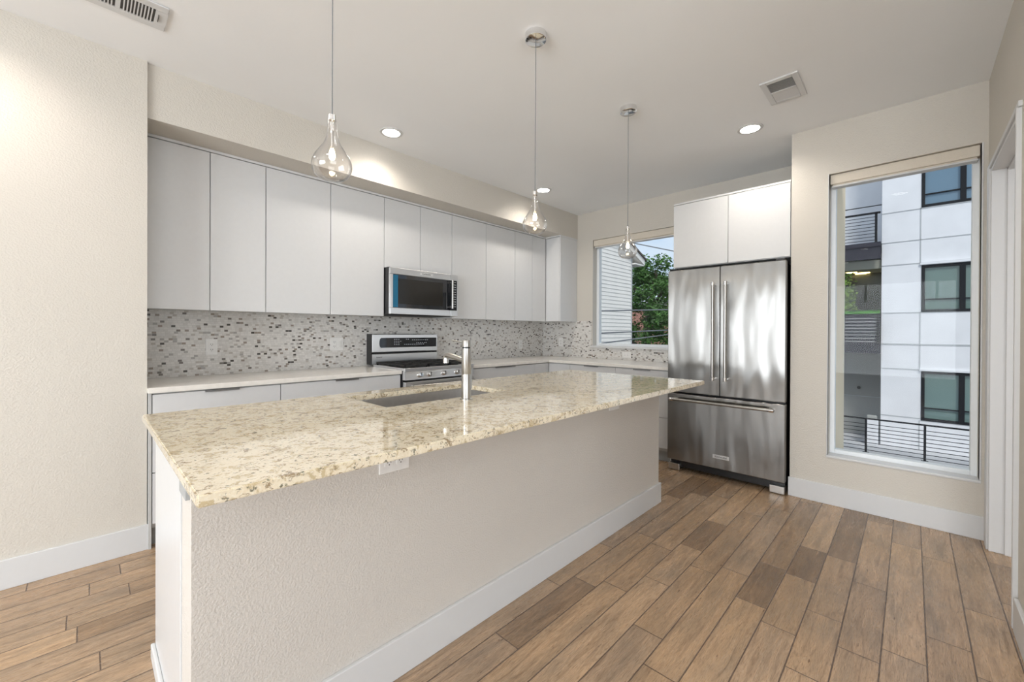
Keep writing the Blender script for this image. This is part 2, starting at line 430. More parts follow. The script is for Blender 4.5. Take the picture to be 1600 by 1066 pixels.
# casing and jamb of the opening
tr = MB()
tr.box(3.618, 3.70, YRW-.005, YRW+.012, 0, 2.19, .003)       # far leg of the casing
tr.box(2.71, 3.70, YRW-.005, YRW+.012, 2.19, 2.215, .003)
tr.box(3.60, 3.62, YRW-.13, YRW+.004, 0, 2.19, .003)          # far jamb
tr.box(3.590, 3.60, YRW-.09, YRW-.055, 0, 2.17, .002)         # door stop
tr.box(2.74, 3.60, YRW-.13, YRW+.004, 2.17, 2.19, .003)
tr.box(2.74, 3.60, YRW-.09, YRW-.055, 2.158, 2.17, .002)
tr.box(2.72, 2.742, YRW-.13, YRW+.016, 0, 2.19, .003)
struct(tr.build('trim_1', 'trim'))
struct(B(3.60, 3.64, YRW-.60, YRW-.13, 0, 2.19, .004).build('trim_2', 'trim'))

# ------------------------------------------------------------------ windows
def win_frame_x(name, x, y0, y1, z0, z1, w, mull=None):
    f = MB(); d0, d1 = x-.03, x+.035
    f.box(d0, d1, y0, y0+w, z0, z1, .003); f.box(d0, d1, y1-w, y1, z0, z1, .003)
    f.box(d0, d1, y0+w, y1-w, z0, z0+w, .003); f.box(d0, d1, y0+w, y1-w, z1-w, z1, .003)
    return f
w1 = win_frame_x('window_1', 4.585, 1.80, 2.887, 1.066, 2.400, .035).build('window_1', 'vinyl'); struct(w1)
B(4.583, 4.588, 1.835, 2.852, 1.101, 2.365).build('window_pane', 'glass', w1)
B(4.435, 4.56, 1.80, 2.900, 1.048, 1.072, .003).build('window_sill', 'trim', w1)
w2 = win_frame_x('window_2', 3.90, -.298, .435, .352, 2.395, .03).build('window_2', 'vinyl'); struct(w2)
B(3.898, 3.903, -.268, .405, .382, 2.365).build('window_pane', 'glass', w2)
B(XR-.008, 3.87, -.306, .443, .338, .354, .003).build('window_sill', 'trim', w2)
B(XR-.004, XR+.06, -.306, -.298, .354, 2.395, .002).build('side_trim', 'trim', w2)
B(XR-.004, XR+.03, .435, .441, .354, 2.395, .002).build('side_trim', 'trim', w2)
w3 = MB(); 
for y in (-1.5, -.40, .74, 1.86): w3.box(-4.66, -4.60, y, y+.04, .3, 2.4)
w3.box(-4.66, -4.60, -1.5, 1.9, .3, .34); w3.box(-4.66, -4.60, -1.5, 1.9, 2.36, 2.4)
struct(w3.build('window_3', 'vinyl'))
w4 = MB()
for x in (-3.0, -1.82, -.62, .56): w4.box(x, x+.04, -4.16, -4.10, .3, 2.4)
w4.box(-3.0, .6, -4.16, -4.10, .3, .34); w4.box(-3.0, .6, -4.16, -4.10, 2.36, 2.4)
struct(w4.build('window_4', 'vinyl'))

def roller_shade(name, x0, x1, y0, y1, z0, z1, label):
    r = thing(name, ((x0+x1)/2, (y0+y1)/2, z0), label, 'window shade')
    B(x0, x1, y0, y1, z0+.022, z1, .006).build('valance', 'shade', r)
    B(x0+.012, x1-.012, y0+.012, y1-.012, z0+.008, z0+.022, .002).build('shade_fabric', 'shade', r)
    B(x0+.004, x1-.008, y0+.008, y1-.008, z0, z0+.011, .003).build('hem_bar', 'trim', r)
    return r
roller_shade('roller_shade', 4.475, 4.545, 1.805, 2.883, 2.300, 2.398, 'cream roller shade rolled up at the top of the small window over the worktop')
roller_shade('roller_shade', 3.785, 3.862, -.294, .431, 2.300, 2.392, 'cream roller shade rolled up at the top of the tall window beside the refrigerator')

# ------------------------------------------------------------------ backsplash, outlets
mb = MB(); mb.box(XL, XW-.008, YB-.008, YB, ZT, ZUB)
tag(mb.build('tile_backsplash', 'mosaic'), 'mosaic backsplash of small white and dark brick-shaped tiles on the back wall behind the range', 'backsplash')
mb = MB(); mb.box(XW-.008, XW, 2.900, YB-.008, ZT, ZUB); mb.box(XW-.008, XW, 1.60, 2.900, ZT, 1.048)
tag(mb.build('tile_backsplash', 'mosaic'), 'mosaic backsplash of small tiles on the side wall, running under the small window', 'backsplash')

def plate_basis(axis):
    return {'y': (Vector((1, 0, 0)), Vector((0, -1, 0))), 'x': (Vector((0, 1, 0)), Vector((-1, 0, 0)))}[axis]
def face_box(mb, axis, at, a0, a1, z0, z1, d0, d1, bev=0):
    """box on a wall facing -y (axis y) or -x (axis x); d = distance out of the wall"""
    if axis == 'y': mb.box(a0, a1, at-d1, at-d0, z0, z1, bev)
    else: mb.box(at-d1, at-d0, a0, a1, z0, z1, bev)
    return mb
def outlet(axis, at, a, z, label, kinds=('outlet',), horizontal=False, group=None):
    wd = .072 + .046*(len(kinds)-1); hg = .116
    if horizontal: wd, hg = hg, wd
    loc = (a, at, z-hg/2) if axis == 'y' else (at, a, z-hg/2)
    r = thing('wall_outlet', loc, label, 'outlet', group)
    face_box(MB(), axis, at, a-wd/2, a+wd/2, z-hg/2, z+hg/2, 0, .006, .002).build('cover_plate', 'plate', r)
    n = len(kinds)
    for i, k in enumerate(kinds):
        c = a + (i-(n-1)/2)*.046
        if horizontal:
            s = face_box(MB(), axis, at, a-.034, a+.034, z-.0165, z+.0165, .006, .0085, .001).build('receptacle', 'plate', r)
            for dd in (-.019, .019):
                for q in (-.006, .006): face_box(MB(), axis, at, a+dd-.004, a+dd+.004, z+q-.001, z+q+.001, .0085, .0092).build('socket_slot', 'slot', s)
        elif k == 'outlet':
            s = face_box(MB(), axis, at, c-.0165, c+.0165, z-.034, z+.034, .006, .0085, .001).build('receptacle', 'plate', r)
            for dd in (-.019, .019):
                for q in (-.006, .006): face_box(MB(), axis, at, c+q-.0012, c+q+.0012, z+dd-.004, z+dd+.005, .0085, .0092).build('socket_slot', 'slot', s)
                face_box(MB(), axis, at, c-.002, c+.002, z+dd-.012, z+dd-.008, .0085, .0092).build('ground_slot', 'slot', s)
        else:
            s = face_box(MB(), axis, at, c-.0165, c+.0165, z-.034, z+.034, .006, .0085, .001).build('switch_frame', 'plate', r)
            face_box(MB(), axis, at, c-.013, c+.013, z-.029, z+.029, .0085, .012, .002).build('rocker', 'plate', s)
    return r
bs = YB-.008; bx = XW-.008
outlet('y', bs, .648, 1.119, 'white single outlet on the mosaic backsplash, leftmost, below the first wall cabinet door')
outlet('y', bs, 1.570, 1.124, 'white double-width outlet and switch plate on the mosaic backsplash just left of the range', ('outlet', 'switch'))
outlet('y', bs, 4.00, 1.075, 'small white outlet on the back wall mosaic right of the range, near the corner')
outlet('x', bx, 3.375, 1.108, 'white outlet on the side wall mosaic between the corner and the small window')
outlet('x', bx, 2.41, .975, 'white horizontal outlet on the mosaic strip directly below the small window', horizontal=True)

# ------------------------------------------------------------------ worktops
def slab_with_hole(mb, x0, x1, y0, y1, z0, z1, hole=None):
    xs = sorted({x0, x1, *( (hole[0], hole[1]) if hole else ())}); ys = sorted({y0, y1, *((hole[2], hole[3]) if hole else ())})
    V = {}
    def v(x, y, z):
        k = (x, y, z)
        if k not in V: V[k] = mb.bm.verts.new(k)
        return V[k]
    inside = lambda a, b, c, d: hole and hole[0] <= (a+b)/2 <= hole[1] and hole[2] <= (c+d)/2 <= hole[3]
    cells = [(a, b, c, d) for a, b in zip(xs, xs[1:]) for c, d in zip(ys, ys[1:]) if not inside(a, b, c, d)]
    cs = set(cells)
    for (a, b, c, d) in cells:
        mb.bm.faces.new((v(a,c,z1), v(b,c,z1), v(b,d,z1), v(a,d,z1)))
        mb.bm.faces.new((v(a,c,z0), v(a,d,z0), v(b,d,z0), v(b,c,z0)))
    from collections import Counter
    ed = Counter()
    for (a, b, c, d) in cells:
        for e in (((a,c),(b,c)), ((b,c),(b,d)), ((b,d),(a,d)), ((a,d),(a,c))):
            ed[tuple(sorted(e))] += 1
    for (p, q), k in ed.items():
        if k == 1: mb.bm.faces.new((v(*p,z0), v(*q,z0), v(*q,z1), v(*p,z1)))
    bmesh.ops.recalc_face_normals(mb.bm, faces=mb.bm.faces[:])
    be = [e for e in mb.bm.edges if len(e.link_faces) == 2 and e.calc_face_angle(0) > 1.0]
    bmesh.ops.bevel(mb.bm, geom=be, offset=.003, segments=2, affect='EDGES')
    return mb
ZU = ZT-.031
RX0, RX1 = 1.855, 2.607          # range
tag(slab_with_hole(MB(), XL, RX0-.003, YC, YB-.008, ZU, ZT).build('worktop', 'concrete_w'),
    'pale quartz worktop on the base cabinets left of the range', 'worktop')
mb = MB()
mb.prism([(RX1+.003, YC, ZU), (XC, YC, ZU), (XC, 1.605, ZU), (XW-.008, 1.605, ZU), (XW-.008, YB-.008, ZU), (RX1+.003, YB-.008, ZU)], (0, 0, ZT-ZU))
bmesh.ops.recalc_face_normals(mb.bm, faces=mb.bm.faces[:])
bmesh.ops.bevel(mb.bm, geom=mb.bm.edges[:], offset=.003, segments=2, affect='EDGES')
tag(mb.build('worktop', 'concrete_w'), 'pale quartz worktop turning the corner from the range to the refrigerator', 'worktop')

# ------------------------------------------------------------------ wall cabinets
DT = .019
def wall_cab(x0, x1, z0, z1, splits, label):
    r = thing('wall_cabinet', ((x0+x1)/2, (YU+YB)/2, z0), label, 'cabinet', 'flat white wall cabinets')
    body = MB(); t = .016
    body.box(x0+.0005, x1-.0005, YU+DT+.002, YB-.010, z0, z1)
    body.build('carcass', 'cab', r)
    xs = [x0]+list(splits)+[x1]
    for a, b in zip(xs, xs[1:]):
        B(a+.0024, b-.0024, YU, YU+DT, z0-.006, z1-.004, .0015).build('door', 'cab', r)
    return r
wall_cab(.252, .913, ZUB, ZUT, [.58], 'tall white wall cabinet with two doors beside the left wall')
wall_cab(.913, 1.850, ZUB, ZUT, [1.379], 'tall white wall cabinet with two wide doors left of the microwave')
wall_cab(1.850, 2.603, 1.815, ZUT, [2.226], 'short white wall cabinet above the microwave')
wall_cab(2.603, 3.537, ZUB, ZUT, [3.076], 'tall white wall cabinet with two doors right of the microwave')
wall_cab(3.537, 4.106, ZUB, ZUT, [3.848], 'narrow white wall cabinet in the corner beside the side-wall cabinet')
# side-wall cabinet in the corner, faces the room to the left
r = thing('wall_cabinet', (4.29, 3.42, ZUB), 'white wall cabinet on the side wall between the corner and the small window', 'cabinet', 'flat white wall cabinets')
B(4.109+DT+.002, XW-.004, 3.140, YB-.012, ZUB, ZUT).build('carcass', 'cab', r)
B(4.109, 4.109+DT, 3.142, YU-.004, ZUB-.006, ZUT-.004, .0015).build('door', 'cab', r)
B(4.109, XW-.003, 3.126, 3.1385, ZUB-.006, ZUT, .0015).build('end_panel', 'cab', r)
# valance rail above doors
mb = MB(); mb.box(.252, 4.109, YU-.006, YB-.01, ZUT, ZS-.001, .001); mb.box(4.103, XW-.003, 3.122, YU-.006, ZUT, ZS-.001, .001)
tag(mb.build('cabinet_top_rail', 'cab'), 'thin white rail running between the wall cabinet doors and the soffit', 'trim rail')

# over-fridge cabinet
r = thing('fridge_cabinet', (4.1, 1.11, 1.828), 'white two-door cabinet above the refrigerator', 'cabinet')
B(XR+DT+.002, XW-.004, .668, 1.570, 1.828, 2.402).build('carcass', 'cab', r)
for a, b in ((.668, 1.110), (1.110, 1.572)):
    B(XR-.002, XR+DT, a+.0018, b-.0018, 1.832, 2.398, .0015).build('door', 'cab', r)
B(XR-.001, XW-.004, .668, 1.570, 2.402, 2.418, .0015).build('top_panel', 'cab', r)
tag(B(XR+.03, XW-.010, 1.5915, 1.604, 0, 1.82, .001).build('fridge_side_panel', 'cab'), 'tall white side panel standing between the refrigerator and the worktop run', 'cabinet panel')

# ------------------------------------------------------------------ base cabinets
def pull(parent, axis, at, c, w, z):
    mb = MB()
    if axis == 'y':
        mb.box(c-w/2, c+w/2, at-.014, at+.004, z-.001, z+.0015, .0006); mb.box(c-w/2, c+w/2, at-.014, at-.012, z-.010, z, .0006)
    else:
        mb.box(at-.014, at+.004, c-w/2, c+w/2, z-.001, z+.0015, .0006); mb.box(at-.014, at-.012, c-w/2, c+w/2, z-.010, z, .0006)
    mb.build('edge_pull', 'pull', parent)
YD = YC+.022; XD = XC+.022
def base_cab(x0, x1, rows, label, pw=.18, doors=False):
    r = thing('base_cabinet', ((x0+x1)/2, (YD+YB)/2, 0), label, 'cabinet', 'flat white base cabinets')
    B(x0+.0005, x1-.0005, YD+DT+.002, YB-.01, .11, ZU-.002).build('carcass', 'cab_in', r)
    B(x0+.0005, x1-.0005, YD+.07, YD+.086, 0, .11).build('toe_kick', 'kick', r)
    for a, b in zip(rows, rows[1:]):
        d = B(x0+.002, x1-.002, YD, YD+DT, b+.003, a-.002, .0015).build('drawer_front', 'cab', r)
        if pw: pull(d, 'y', YD, (x0+x1)/2, pw, a-.001)
    return r
tag(B(XL+.004, .262, YD-.002, YB-.01, 0, ZU-.002, .001).build('filler_panel', 'cab_in'), 'narrow grey filler strip at the left end of the base cabinets, against the wall', 'cabinet panel')
base_cab(.264, .930, [.876, .70, .428, .136], 'white three-drawer base cabinet at the left end of the back run')
base_cab(.930, RX0-.004, [.876, .70, .428, .136], 'wide white drawer base cabinet just left of the range')
base_cab(RX1+.004, 3.581, [.876, .70, .428, .136], 'wide white drawer base cabinet just right of the range', .30)
r = base_cab(3.581, 3.835, [.876, .136], 'narrow white corner base cabinet on the back run', 0)
def base_cab_x(y0, y1, rows, label, pw=.18):
    r = thing('base_cabinet', ((XD+XW)/2, (y0+y1)/2, 0), label, 'cabinet', 'flat white base cabinets')
    B(XD+DT+.002, XW-.01, y0+.0005, y1-.0005, .11, ZU-.002).build('carcass', 'cab_in', r)
    B(XD+.07, XD+.086, y0+.0005, y1-.0005, 0, .11).build('toe_kick', 'kick', r)
    for a, b in zip(rows, rows[1:]):
        d = B(XD, XD+DT, y0+.002, y1-.002, b+.003, a-.002, .0015).build('drawer_front', 'cab', r)
        if pw: pull(d, 'x', XD, (y0+y1)/2, pw, a-.001)
    return r
base_cab_x(2.775, YD-.004, [.876, .136], 'narrow white corner base cabinet on the side wall run', 0)
base_cab_x(2.199, 2.775, [.876, .70, .428, .136], 'white drawer base cabinet under the left half of the small window')
base_cab_x(1.606, 2.199, [.876, .70, .428, .136], 'white drawer base cabinet next to the refrigerator')

# ------------------------------------------------------------------ microwave
r = thing('microwave', (2.23, 3.45, 1.39), 'stainless over-the-range microwave with dark glass door mounted above the range', 'microwave')
MF = 3.262
B(RX0, RX1-.004, MF+.03, YB-.012, 1.393, 1.809, .003).build('body', 'black', r)
dr = MB()
dr.box(RX0, 2.512, MF, MF+.028, 1.745, 1.803, .003); dr.box(RX0, 2.512, MF, MF+.028, 1.393, 1.450, .003)
dr.box(RX0, 1.882, MF, MF+.028, 1.450, 1.745, .002)
d = dr.build('door', 'steel', r)
B(1.882, 2.512, MF+.004, MF+.027, 1.450, 1.745).build('window', 'blackglass', d)
B(1.935, 2.42, MF+.0025, MF+.004, 1.485, 1.71, .0005).build('inner_screen', 'screen', d)
cp = MB(); cp.box(RX1-.012, RX1-.004, MF, MF+.028, 1.450, 1.745); cp.box(2.516, RX1-.004, MF, MF+.028, 1.745, 1.803, .003); cp.box(2.516, RX1-.004, MF, MF+.028, 1.393, 1.450, .003)
cpo = cp.build('control_frame', 'steel', r)
B(2.516, RX1-.012, MF+.004, MF+.027, 1.450, 1.745).build('control_panel', 'blackglass', cpo)
gl = MB()
for i in range(11):
    for j in range(3):
        z = 1.725-.024*i
        gl.box(2.538+j*.017, 2.538+j*.017+.009, MF+.0032, MF+.004, z, z+.007)
gl.build('keypad_marks', 'glyph', cpo)
B(1.884, 1.932, MF+.0018, MF+.004, 1.455, 1.740, .0005).build('blue_film_strip', 'film', d)
h = MB(); h.tube([(2.508, MF-.038, 1.465), (2.508, MF-.038, 1.742)], .010, 14)
h.box(2.501, 2.515, MF-.038, MF, 1.475, 1.490, .002); h.box(2.501, 2.515, MF-.038, MF, 1.717, 1.732, .002)
h.build('handle', 'steel_tube', d, True)
bd = B(2.158, 2.302, MF-.002, MF, 1.762, 1.786, .0005).build('badge', 'badge', d)
text_mb('KitchenAid', .021, (2.230, MF-.0022, 1.774), (1, 0, 0), (0, 0, 1)).build('badge_lettering', 'ink', r)
vb = MB()
vb.box(RX0+.04, RX1-.05, MF+.06, YB-.05, 1.386, 1.393)
vb.build('underside_vent', 'iron', r)

# ------------------------------------------------------------------ range
r = thing('gas_range', (2.23, 3.36, 0), 'stainless slide-in gas range with black grates and raised control display', 'stove')
B(RX0, RX1, 3.055, YB-.012, .09, .905, .002).build('body', 'black', r)
B(RX0+.03, RX1-.03, 3.10, 3.62, 0, .09).build('plinth', 'iron', r)
ck = MB(); ck.box(RX0-.001, RX1+.001, 3.018, 3.045, .900, .932, .004); ck.box(RX0-.001, RX0+.012, 3.045, 3.56, .905, .932, .003)
ck.box(RX1-.012, RX1+.001, 3.045, 3.56, .905, .932, .003)
ck.build('cooktop_rim', 'steel', r)
B(RX0+.012, RX1-.012, 3.045, 3.56, .905, .925).build('cooktop', 'black', r)
cpn = MB(); cpn.prism([(RX0, 3.022, .900), (RX0, 3.010, .832), (RX0, 3.055, .832), (RX0, 3.055, .900)], (RX1-RX0, 0, 0))
cpo = cpn.build('control_panel', 'steel', r)
for x in (1.992, 2.090, 2.243, 2.392, 2.488):
    k = MB().lathe((x, 3.016, .869), [(.022, 0), (.024, .006), (.021, .010), (.019, .034), (.016, .038), (.0001, .038)], 20, (0, -1, .15))
    ko = k.build('knob', 'chrome', r, True)
    mbk = MB(); mbk.box(x-.003, x+.003, 2.975, 2.980, .858, .892); mbk.build('knob_mark', 'slot', ko)
od = B(RX0+.002, RX1-.002, 3.010, 3.053, .235, .815, .004).build('oven_door', 'steel', r)
B(RX0+.10, RX1-.10, 3.006, 3.010, .33, .66, .001).build('oven_window', 'blackglass', od)
hh = MB(); hh.tube([(RX0+.04, 2.955, .780), (RX1-.04, 2.955, .780)], .0135, 16)
for x in (RX0+.06, RX1-.06): hh.tube([(x, 2.955, .780), (x, 3.012, .780)], .010, 12)
hh.build('handle', 'steel_tube', od, True)
B(RX0+.002, RX1-.002, 3.012, 3.053, .095, .228, .004).build('warming_drawer', 'steel', r)
bg_ = MB(); bg_.box(RX0+.006, RX1-.006, 3.60, 3.684, 1.040, 1.212, .005)
bgo = bg_.build('backguard', 'steel', r)
B(RX0+.008, RX1-.008, 3.612, 3.684, 1.024, 1.040).build('backguard_gap', 'black', r)
B(RX0+.006, RX1-.006, 3.600, 3.684, .926, 1.024, .003).build('backguard_base', 'steel', r)
B(RX0-.004, RX0+.006, 3.598, 3.684, .926, 1.214, .001).build('side_cap', 'black', r)
ds = MB()
pts = [(1.955+.022*math.cos(a)*(.9), 1.130+.047*math.sin(a)) for a in [math.pi/2+math.pi*i/8 for i in range(9)]]
poly = [(x, 3.5975, z) for x, z in pts] + [(2.585, 3.5975, 1.083), (2.585, 3.5975, 1.177)]
ds.prism(poly, (0, .003, 0)); dso = ds.build('display_panel', 'blackglass', bgo)
for zz, x0, nn in ((1.163, 2.09, 3), (1.163, 2.22, 2), (1.156, 2.29, 9), (1.144, 2.09, 4), (1.128, 2.09, 3), (1.112, 2.09, 3), (1.112, 2.20, 11), (1.127, 2.34, 6)):
    gl = MB()
    for i in range(nn):
        gl.box(x0+i*.022, x0+i*.022+.012, 3.5965, 3.5975, zz-.003, zz+.002)
    gl.build('display_marks', 'glyph', bgo)
text_mb('KitchenAid', .013, (1.935, 3.5995, .975+.02), (1, 0, 0), (0, 0, 1)).build('maker_lettering', 'ink', r)
for gx in (0, 1, 2):
    g = MB(); a = RX0+.022+gx*.237; b_ = a+.232
    for yy in (3.06, 3.175, 3.295, 3.42, 3.54): g.box(a, b_, yy-.006, yy+.006, .940, .955, .002)
    for xx in (a+.006, (a+b_)/2, b_-.006): g.box(xx-.006, xx+.006, 3.054, 3.546, .940, .955, .002)
    for xx in (a+.008, b_-.008):
        for yy in (3.062, 3.538): g.box(xx-.006, xx+.006, yy-.006, yy+.006, .925, .942)
    g.build('grate', 'iron', r)
for bxx, byy in ((1.99, 3.16), (1.99, 3.43), (2.23, 3.30), (2.475, 3.16), (2.475, 3.43)):
    MB().lathe((bxx, byy, .925), [(.045, 0), (.045, .006), (.030, .008), (.030, .013), (.0001, .013)], 20).build('burner', 'iron', r, True)

# ------------------------------------------------------------------ refrigerator
FX = 3.700; FY0, FY1 = .684, 1.590; ZM = .698
r = thing('refrigerator', (4.05, 1.137, 0), 'stainless french-door refrigerator with a bottom freezer drawer', 'refrigerator')
B(FX+.062, 4.40, FY0+.006, FY1-.008, .045, 1.782, .004).build('body', 'black', r)
def fdoor(y0, y1, z0, z1, name):
    mb = MB(); mb.box(FX, FX+.060, y0, y1, z0, z1, .005, 3); return mb.build(name, 'steel_door', r)
YM = 1.150
dl = fdoor(YM+.0025, FY1, ZM+.012, 1.797, 'left_door'); drr = fdoor(FY0, YM-.0025, ZM+.012, 1.797, 'right_door')
dz = fdoor(FY0, FY1, .098, ZM-.004, 'freezer_drawer')
dz.name = 'freezer_drawer'; 
def vhandle(y, z0, z1, par):
    h = MB(); x = FX-.062; h.tube([(x, y, z0), (x, y, z1)], .0125, 18)
    o = h.build('handle', 'steel_tube', par, True)
    for z in (z0, z1-.03):
        k = MB().tube([(x, y, z), (x, y, z+.03)], .0155, 18); k.tube([(x, y, z+.015), (FX, y, z+.015)], .0105, 14)
        k.build('handle_mount', 'chrome', par, True)
vhandle(1.187, .842, 1.662, dl); vhandle(1.090, .842, 1.662, drr)
h = MB(); x = FX-.062; h.tube([(x, .745, .650), (x, 1.545, .650)], .0125, 18); h.build('handle', 'steel_tube', dz, True)
for y in (.745, 1.515):
    k = MB().tube([(x, y, .650), (x, y+.03, .650)], .0155, 18); k.tube([(x, y+.015, .650), (FX, y+.015, .650)], .0105, 14)
    k.build('handle_mount', 'chrome', dz, True)
B(FX-.002, FX, 1.072, 1.200, .184, .216, .0006).build('badge', 'badge', dz)
text_mb('KitchenAid', .021, (FX-.0022, 1.136, .200), (0, -1, 0), (0, 0, 1)).build('badge_lettering', 'ink', r)
mb = MB(); mb.box(FX+.05, FX+.10, FY0+.10, FY1-.10, .03, .10); mb.build('toe_grille', 'black', r)
for y0 in (FY0+.004, FY1-.104):
    B(FX+.015, FX+.11, y0, y0+.10, .004, .062, .004).build('foot', 'nickel', r)
for y0 in (FY0+.01, FY1-.07):
    B(FX+.01, FX+.12, y0, y0+.06, 1.798, 1.815, .003).build('hinge_cover', 'black', r)

# ------------------------------------------------------------------ island
IX0, IX1, IY0, IY1 = .1533, 2.935, 1.0065, 2.125
BX0, BX1, BY0, BY1 = .186, 2.946-.02, 1.306+.015, 2.075
SK = (.902, 1.632, 1.612, 2.005)
it = slab_with_hole(MB(), IX0, IX1, IY0, IY1, ZT-.0265, ZT, SK).build('island_countertop', 'granite')
tag(it, 'speckled cream and brown granite countertop on the kitchen island', 'countertop')
r = thing('kitchen_island', (1.55, 1.70, 0), 'kitchen island with a beige textured front wall, white end panel and white baseboard', 'kitchen island')
ZI = ZT-.0275
B(BX0+.004, BX1, BY0, BY0+.145, 0, ZI).build('stucco_wall', 'island_wall', r)
bd = MB(); t = .018
bd.box(BX0+.020, BX1, BY0+.146, BY0+.16, .10, ZI); bd.box(BX0+.020, .86, BY0+.16, BY1-.023, .10, ZI-.002)
bd.box(1.68, BX1, BY0+.16, BY1-.023, .10, ZI-.002); bd.box(.86, 1.68, BY0+.16, BY1-.023, .10, .60)
bd.build('carcass', 'cab_in', r)
B(BX0, BX0+.019, BY0+.146, BY1-.026, .0, ZI-.001, .001).build('end_panel', 'cab', r)
B(BX0+.02, BX1, BY1-.10, BY1-.085, 0, .10).build('toe_kick', 'kick', r)
xs = [BX0+.004, .86, 1.68, 2.30, BX1]
for a, b in zip(xs, xs[1:]):
    B(a+.002, b-.002, BY1-.020, BY1, .105, ZI-.012, .0015).build('door', 'cab', r)
bb = MB(); bb.box(BX0+.004, BX1+.015, BY0-.015, BY0, 0, BH, .003); bb.box(BX1, BX1+.015, BY0, BY0+.145, 0, BH, .003)
bb.build('baseboard', 'trim', r)
B(BX0-.013, BX0, BY0, BY1-.02, 0, .055, .004).build('end_plinth', 'trim', r)
B(BX0-.006, BX0+.004, BY0+.02, BY0+.12, ZT-.115, ZT-.06, .001).build('end_plate', 'kick', r)  # small grey plate under the countertop corner

outlet('y', BY0, .768, .800, 'white outlet plate tucked under the island countertop, nearer the camera', ('outlet', 'outlet'))
outlet('y', BY0, 2.285, .818, 'white outlet plate tucked under the island countertop at its far end by the refrigerator', ('outlet', 'outlet'))

# sink
s0, s1, s2, s3 = SK; zb = .69; zt = ZT-.028
r = thing('kitchen_sink', ((s0+s1)/2, (s2+s3)/2, zb-.003), 'stainless undermount sink set in the island countertop', 'sink')
mb = MB(); t = .004
e = .006
mb.box(s0-e, s0-e+t, s2-e, s3+e, zb, zt, .001); mb.box(s1+e-t, s1+e, s2-e, s3+e, zb, zt, .001)
mb.box(s0-e, s1+e, s2-e, s2-e+t, zb, zt, .001); mb.box(s0-e, s1+e, s3+e-t, s3+e, zb, zt, .001)
mb.box(s0-e, s1+e, s2-e, s3+e, zb-.003, zb+.002)
mb.build('basin', 'sink', r)
MB().lathe(((s0+s1)/2, s3-.09, zb+.002), [(.045, 0), (.045, .003), (.030, .004), (.0001, .001)], 24).build('drain', 'chrome', r, True)

# faucet
fxx, fyy = 1.283, 1.540
r = thing('kitchen_faucet', (fxx, fyy, ZT), 'tall cylindrical brushed nickel faucet beside the sink on the island', 'faucet')
MB().lathe((fxx, fyy, ZT), [(.030, 0), (.030, .004), (.0232, .006), (.0232, .120), (.0228, .121), (.0228, .123), (.0232, .124), (.0232, .246), (.0001, .246)], 32).build('body', 'steel_tube', r, True)
MB().lathe((fxx, fyy, ZT+.246), [(.0195, 0), (.0195, .006), (.0001, .006)], 28).build('collar_ring', 'black', r, True)
MB().lathe((fxx, fyy, ZT+.252), [(.0225, 0), (.0228, .002), (.0228, .030), (.021, .033), (.0001, .033)], 32).build('cap', 'steel_tube', r, True)
MB().tube([(fxx, fyy+.015, ZT+.272), (fxx-.005, fyy+.105, ZT+.282)], [.004, .0032], 10).build('lever', 'steel_tube', r, True)
MB().tube([(fxx, fyy+.01, ZT+.185), (fxx, fyy+.09, ZT+.200), (fxx, fyy+.140, ZT+.208), (fxx, fyy+.157, ZT+.205), (fxx, fyy+.163, ZT+.194), (fxx, fyy+.163, ZT+.186)],
          [.0130, .0130, .0138, .0145, .0150, .0150], 18).build('spout', 'steel_tube', r, True)
MB().tube([(fxx, fyy+.163, ZT+.186), (fxx, fyy+.163, ZT+.166)], [.0150, .0145], 18).build('spray_head', 'chrome', r, True)
B(fxx+.0165, fxx+.0215, fyy-.018, fyy-.010, ZT+.05, ZT+.15, .001).build('side_strip', 'kick', r)  # narrow dark strip set on the right side of the faucet body

# ------------------------------------------------------------------ pendants
def pendant(x, y, label):
    zc = HC; r = thing('pendant_light', (x, y, 1.740), label, 'pendant light', 'teardrop glass pendants over the island')
    MB().lathe((x, y, zc-.034), [(.0001, 0), (.050, 0), (.054, .003), (.055, .008), (.055, .034)], 40).build('canopy', 'chrome', r, True)
    MB().tube([(x, y, 1.955), (x, y, zc-.03)], .0018, 8).build('cord', 'cable', r)
    MB().lathe((x, y, 1.905), [(.0001, 0), (.006, 0), (.006, .03), (.011, .034), (.011, .052), (.006, .056), (.0001, .056)], 18).build('socket', 'chrome', r, True)
    MB().tube([(x, y, 1.845), (x, y, 1.907)], [.0035, .0045], 10).build('stem', 'nickel', r, True)
    prof = [(.0145, .205), (.0148, .190), (.0155, .170), (.019, .145), (.028, .122), (.042, .101), (.055, .082), (.0625, .062), (.0635, .050), (.0605, .034), (.052, .019), (.038, .008), (.020, .002), (.0005, 0)]
    outer = MB()
    inner = [(max(q-.0018, .0003), h+.0018 if h < .2 else h) for q, h in prof]
    outer.lathe((x, y, 1.738), [(a, b) for a, b in prof] , 48, cap=False)
    outer.lathe((x, y, 1.738), [(a, b) for a, b in inner], 48, cap=False)
    outer.build('globe', 'globe', r, True)
    b = MB().lathe((x, y, 1.808), [(.0001, 0), (.007, .003), (.010, .012), (.009, .026), (.005, .037), (.0001, .038)], 16)
    b.build('bulb', 'bulb', r, True)
    return r
M['bulb'] = emis('bulb_glow', (1.0, .76, .46), 40.0)
PX = [(.572, 1.385, 'teardrop clear glass pendant with a lit bulb, nearest the camera and leftmost'),
      (1.602, 1.383, 'teardrop clear glass pendant with a lit bulb, middle of the three over the island'),
      (2.560, 1.381, 'teardrop clear glass pendant with a lit bulb, hanging in front of the small window')]
p0 = pendant(*PX[0])
for x, y, l in PX[1:]: copy_thing(p0, (x, y, 1.740), l)

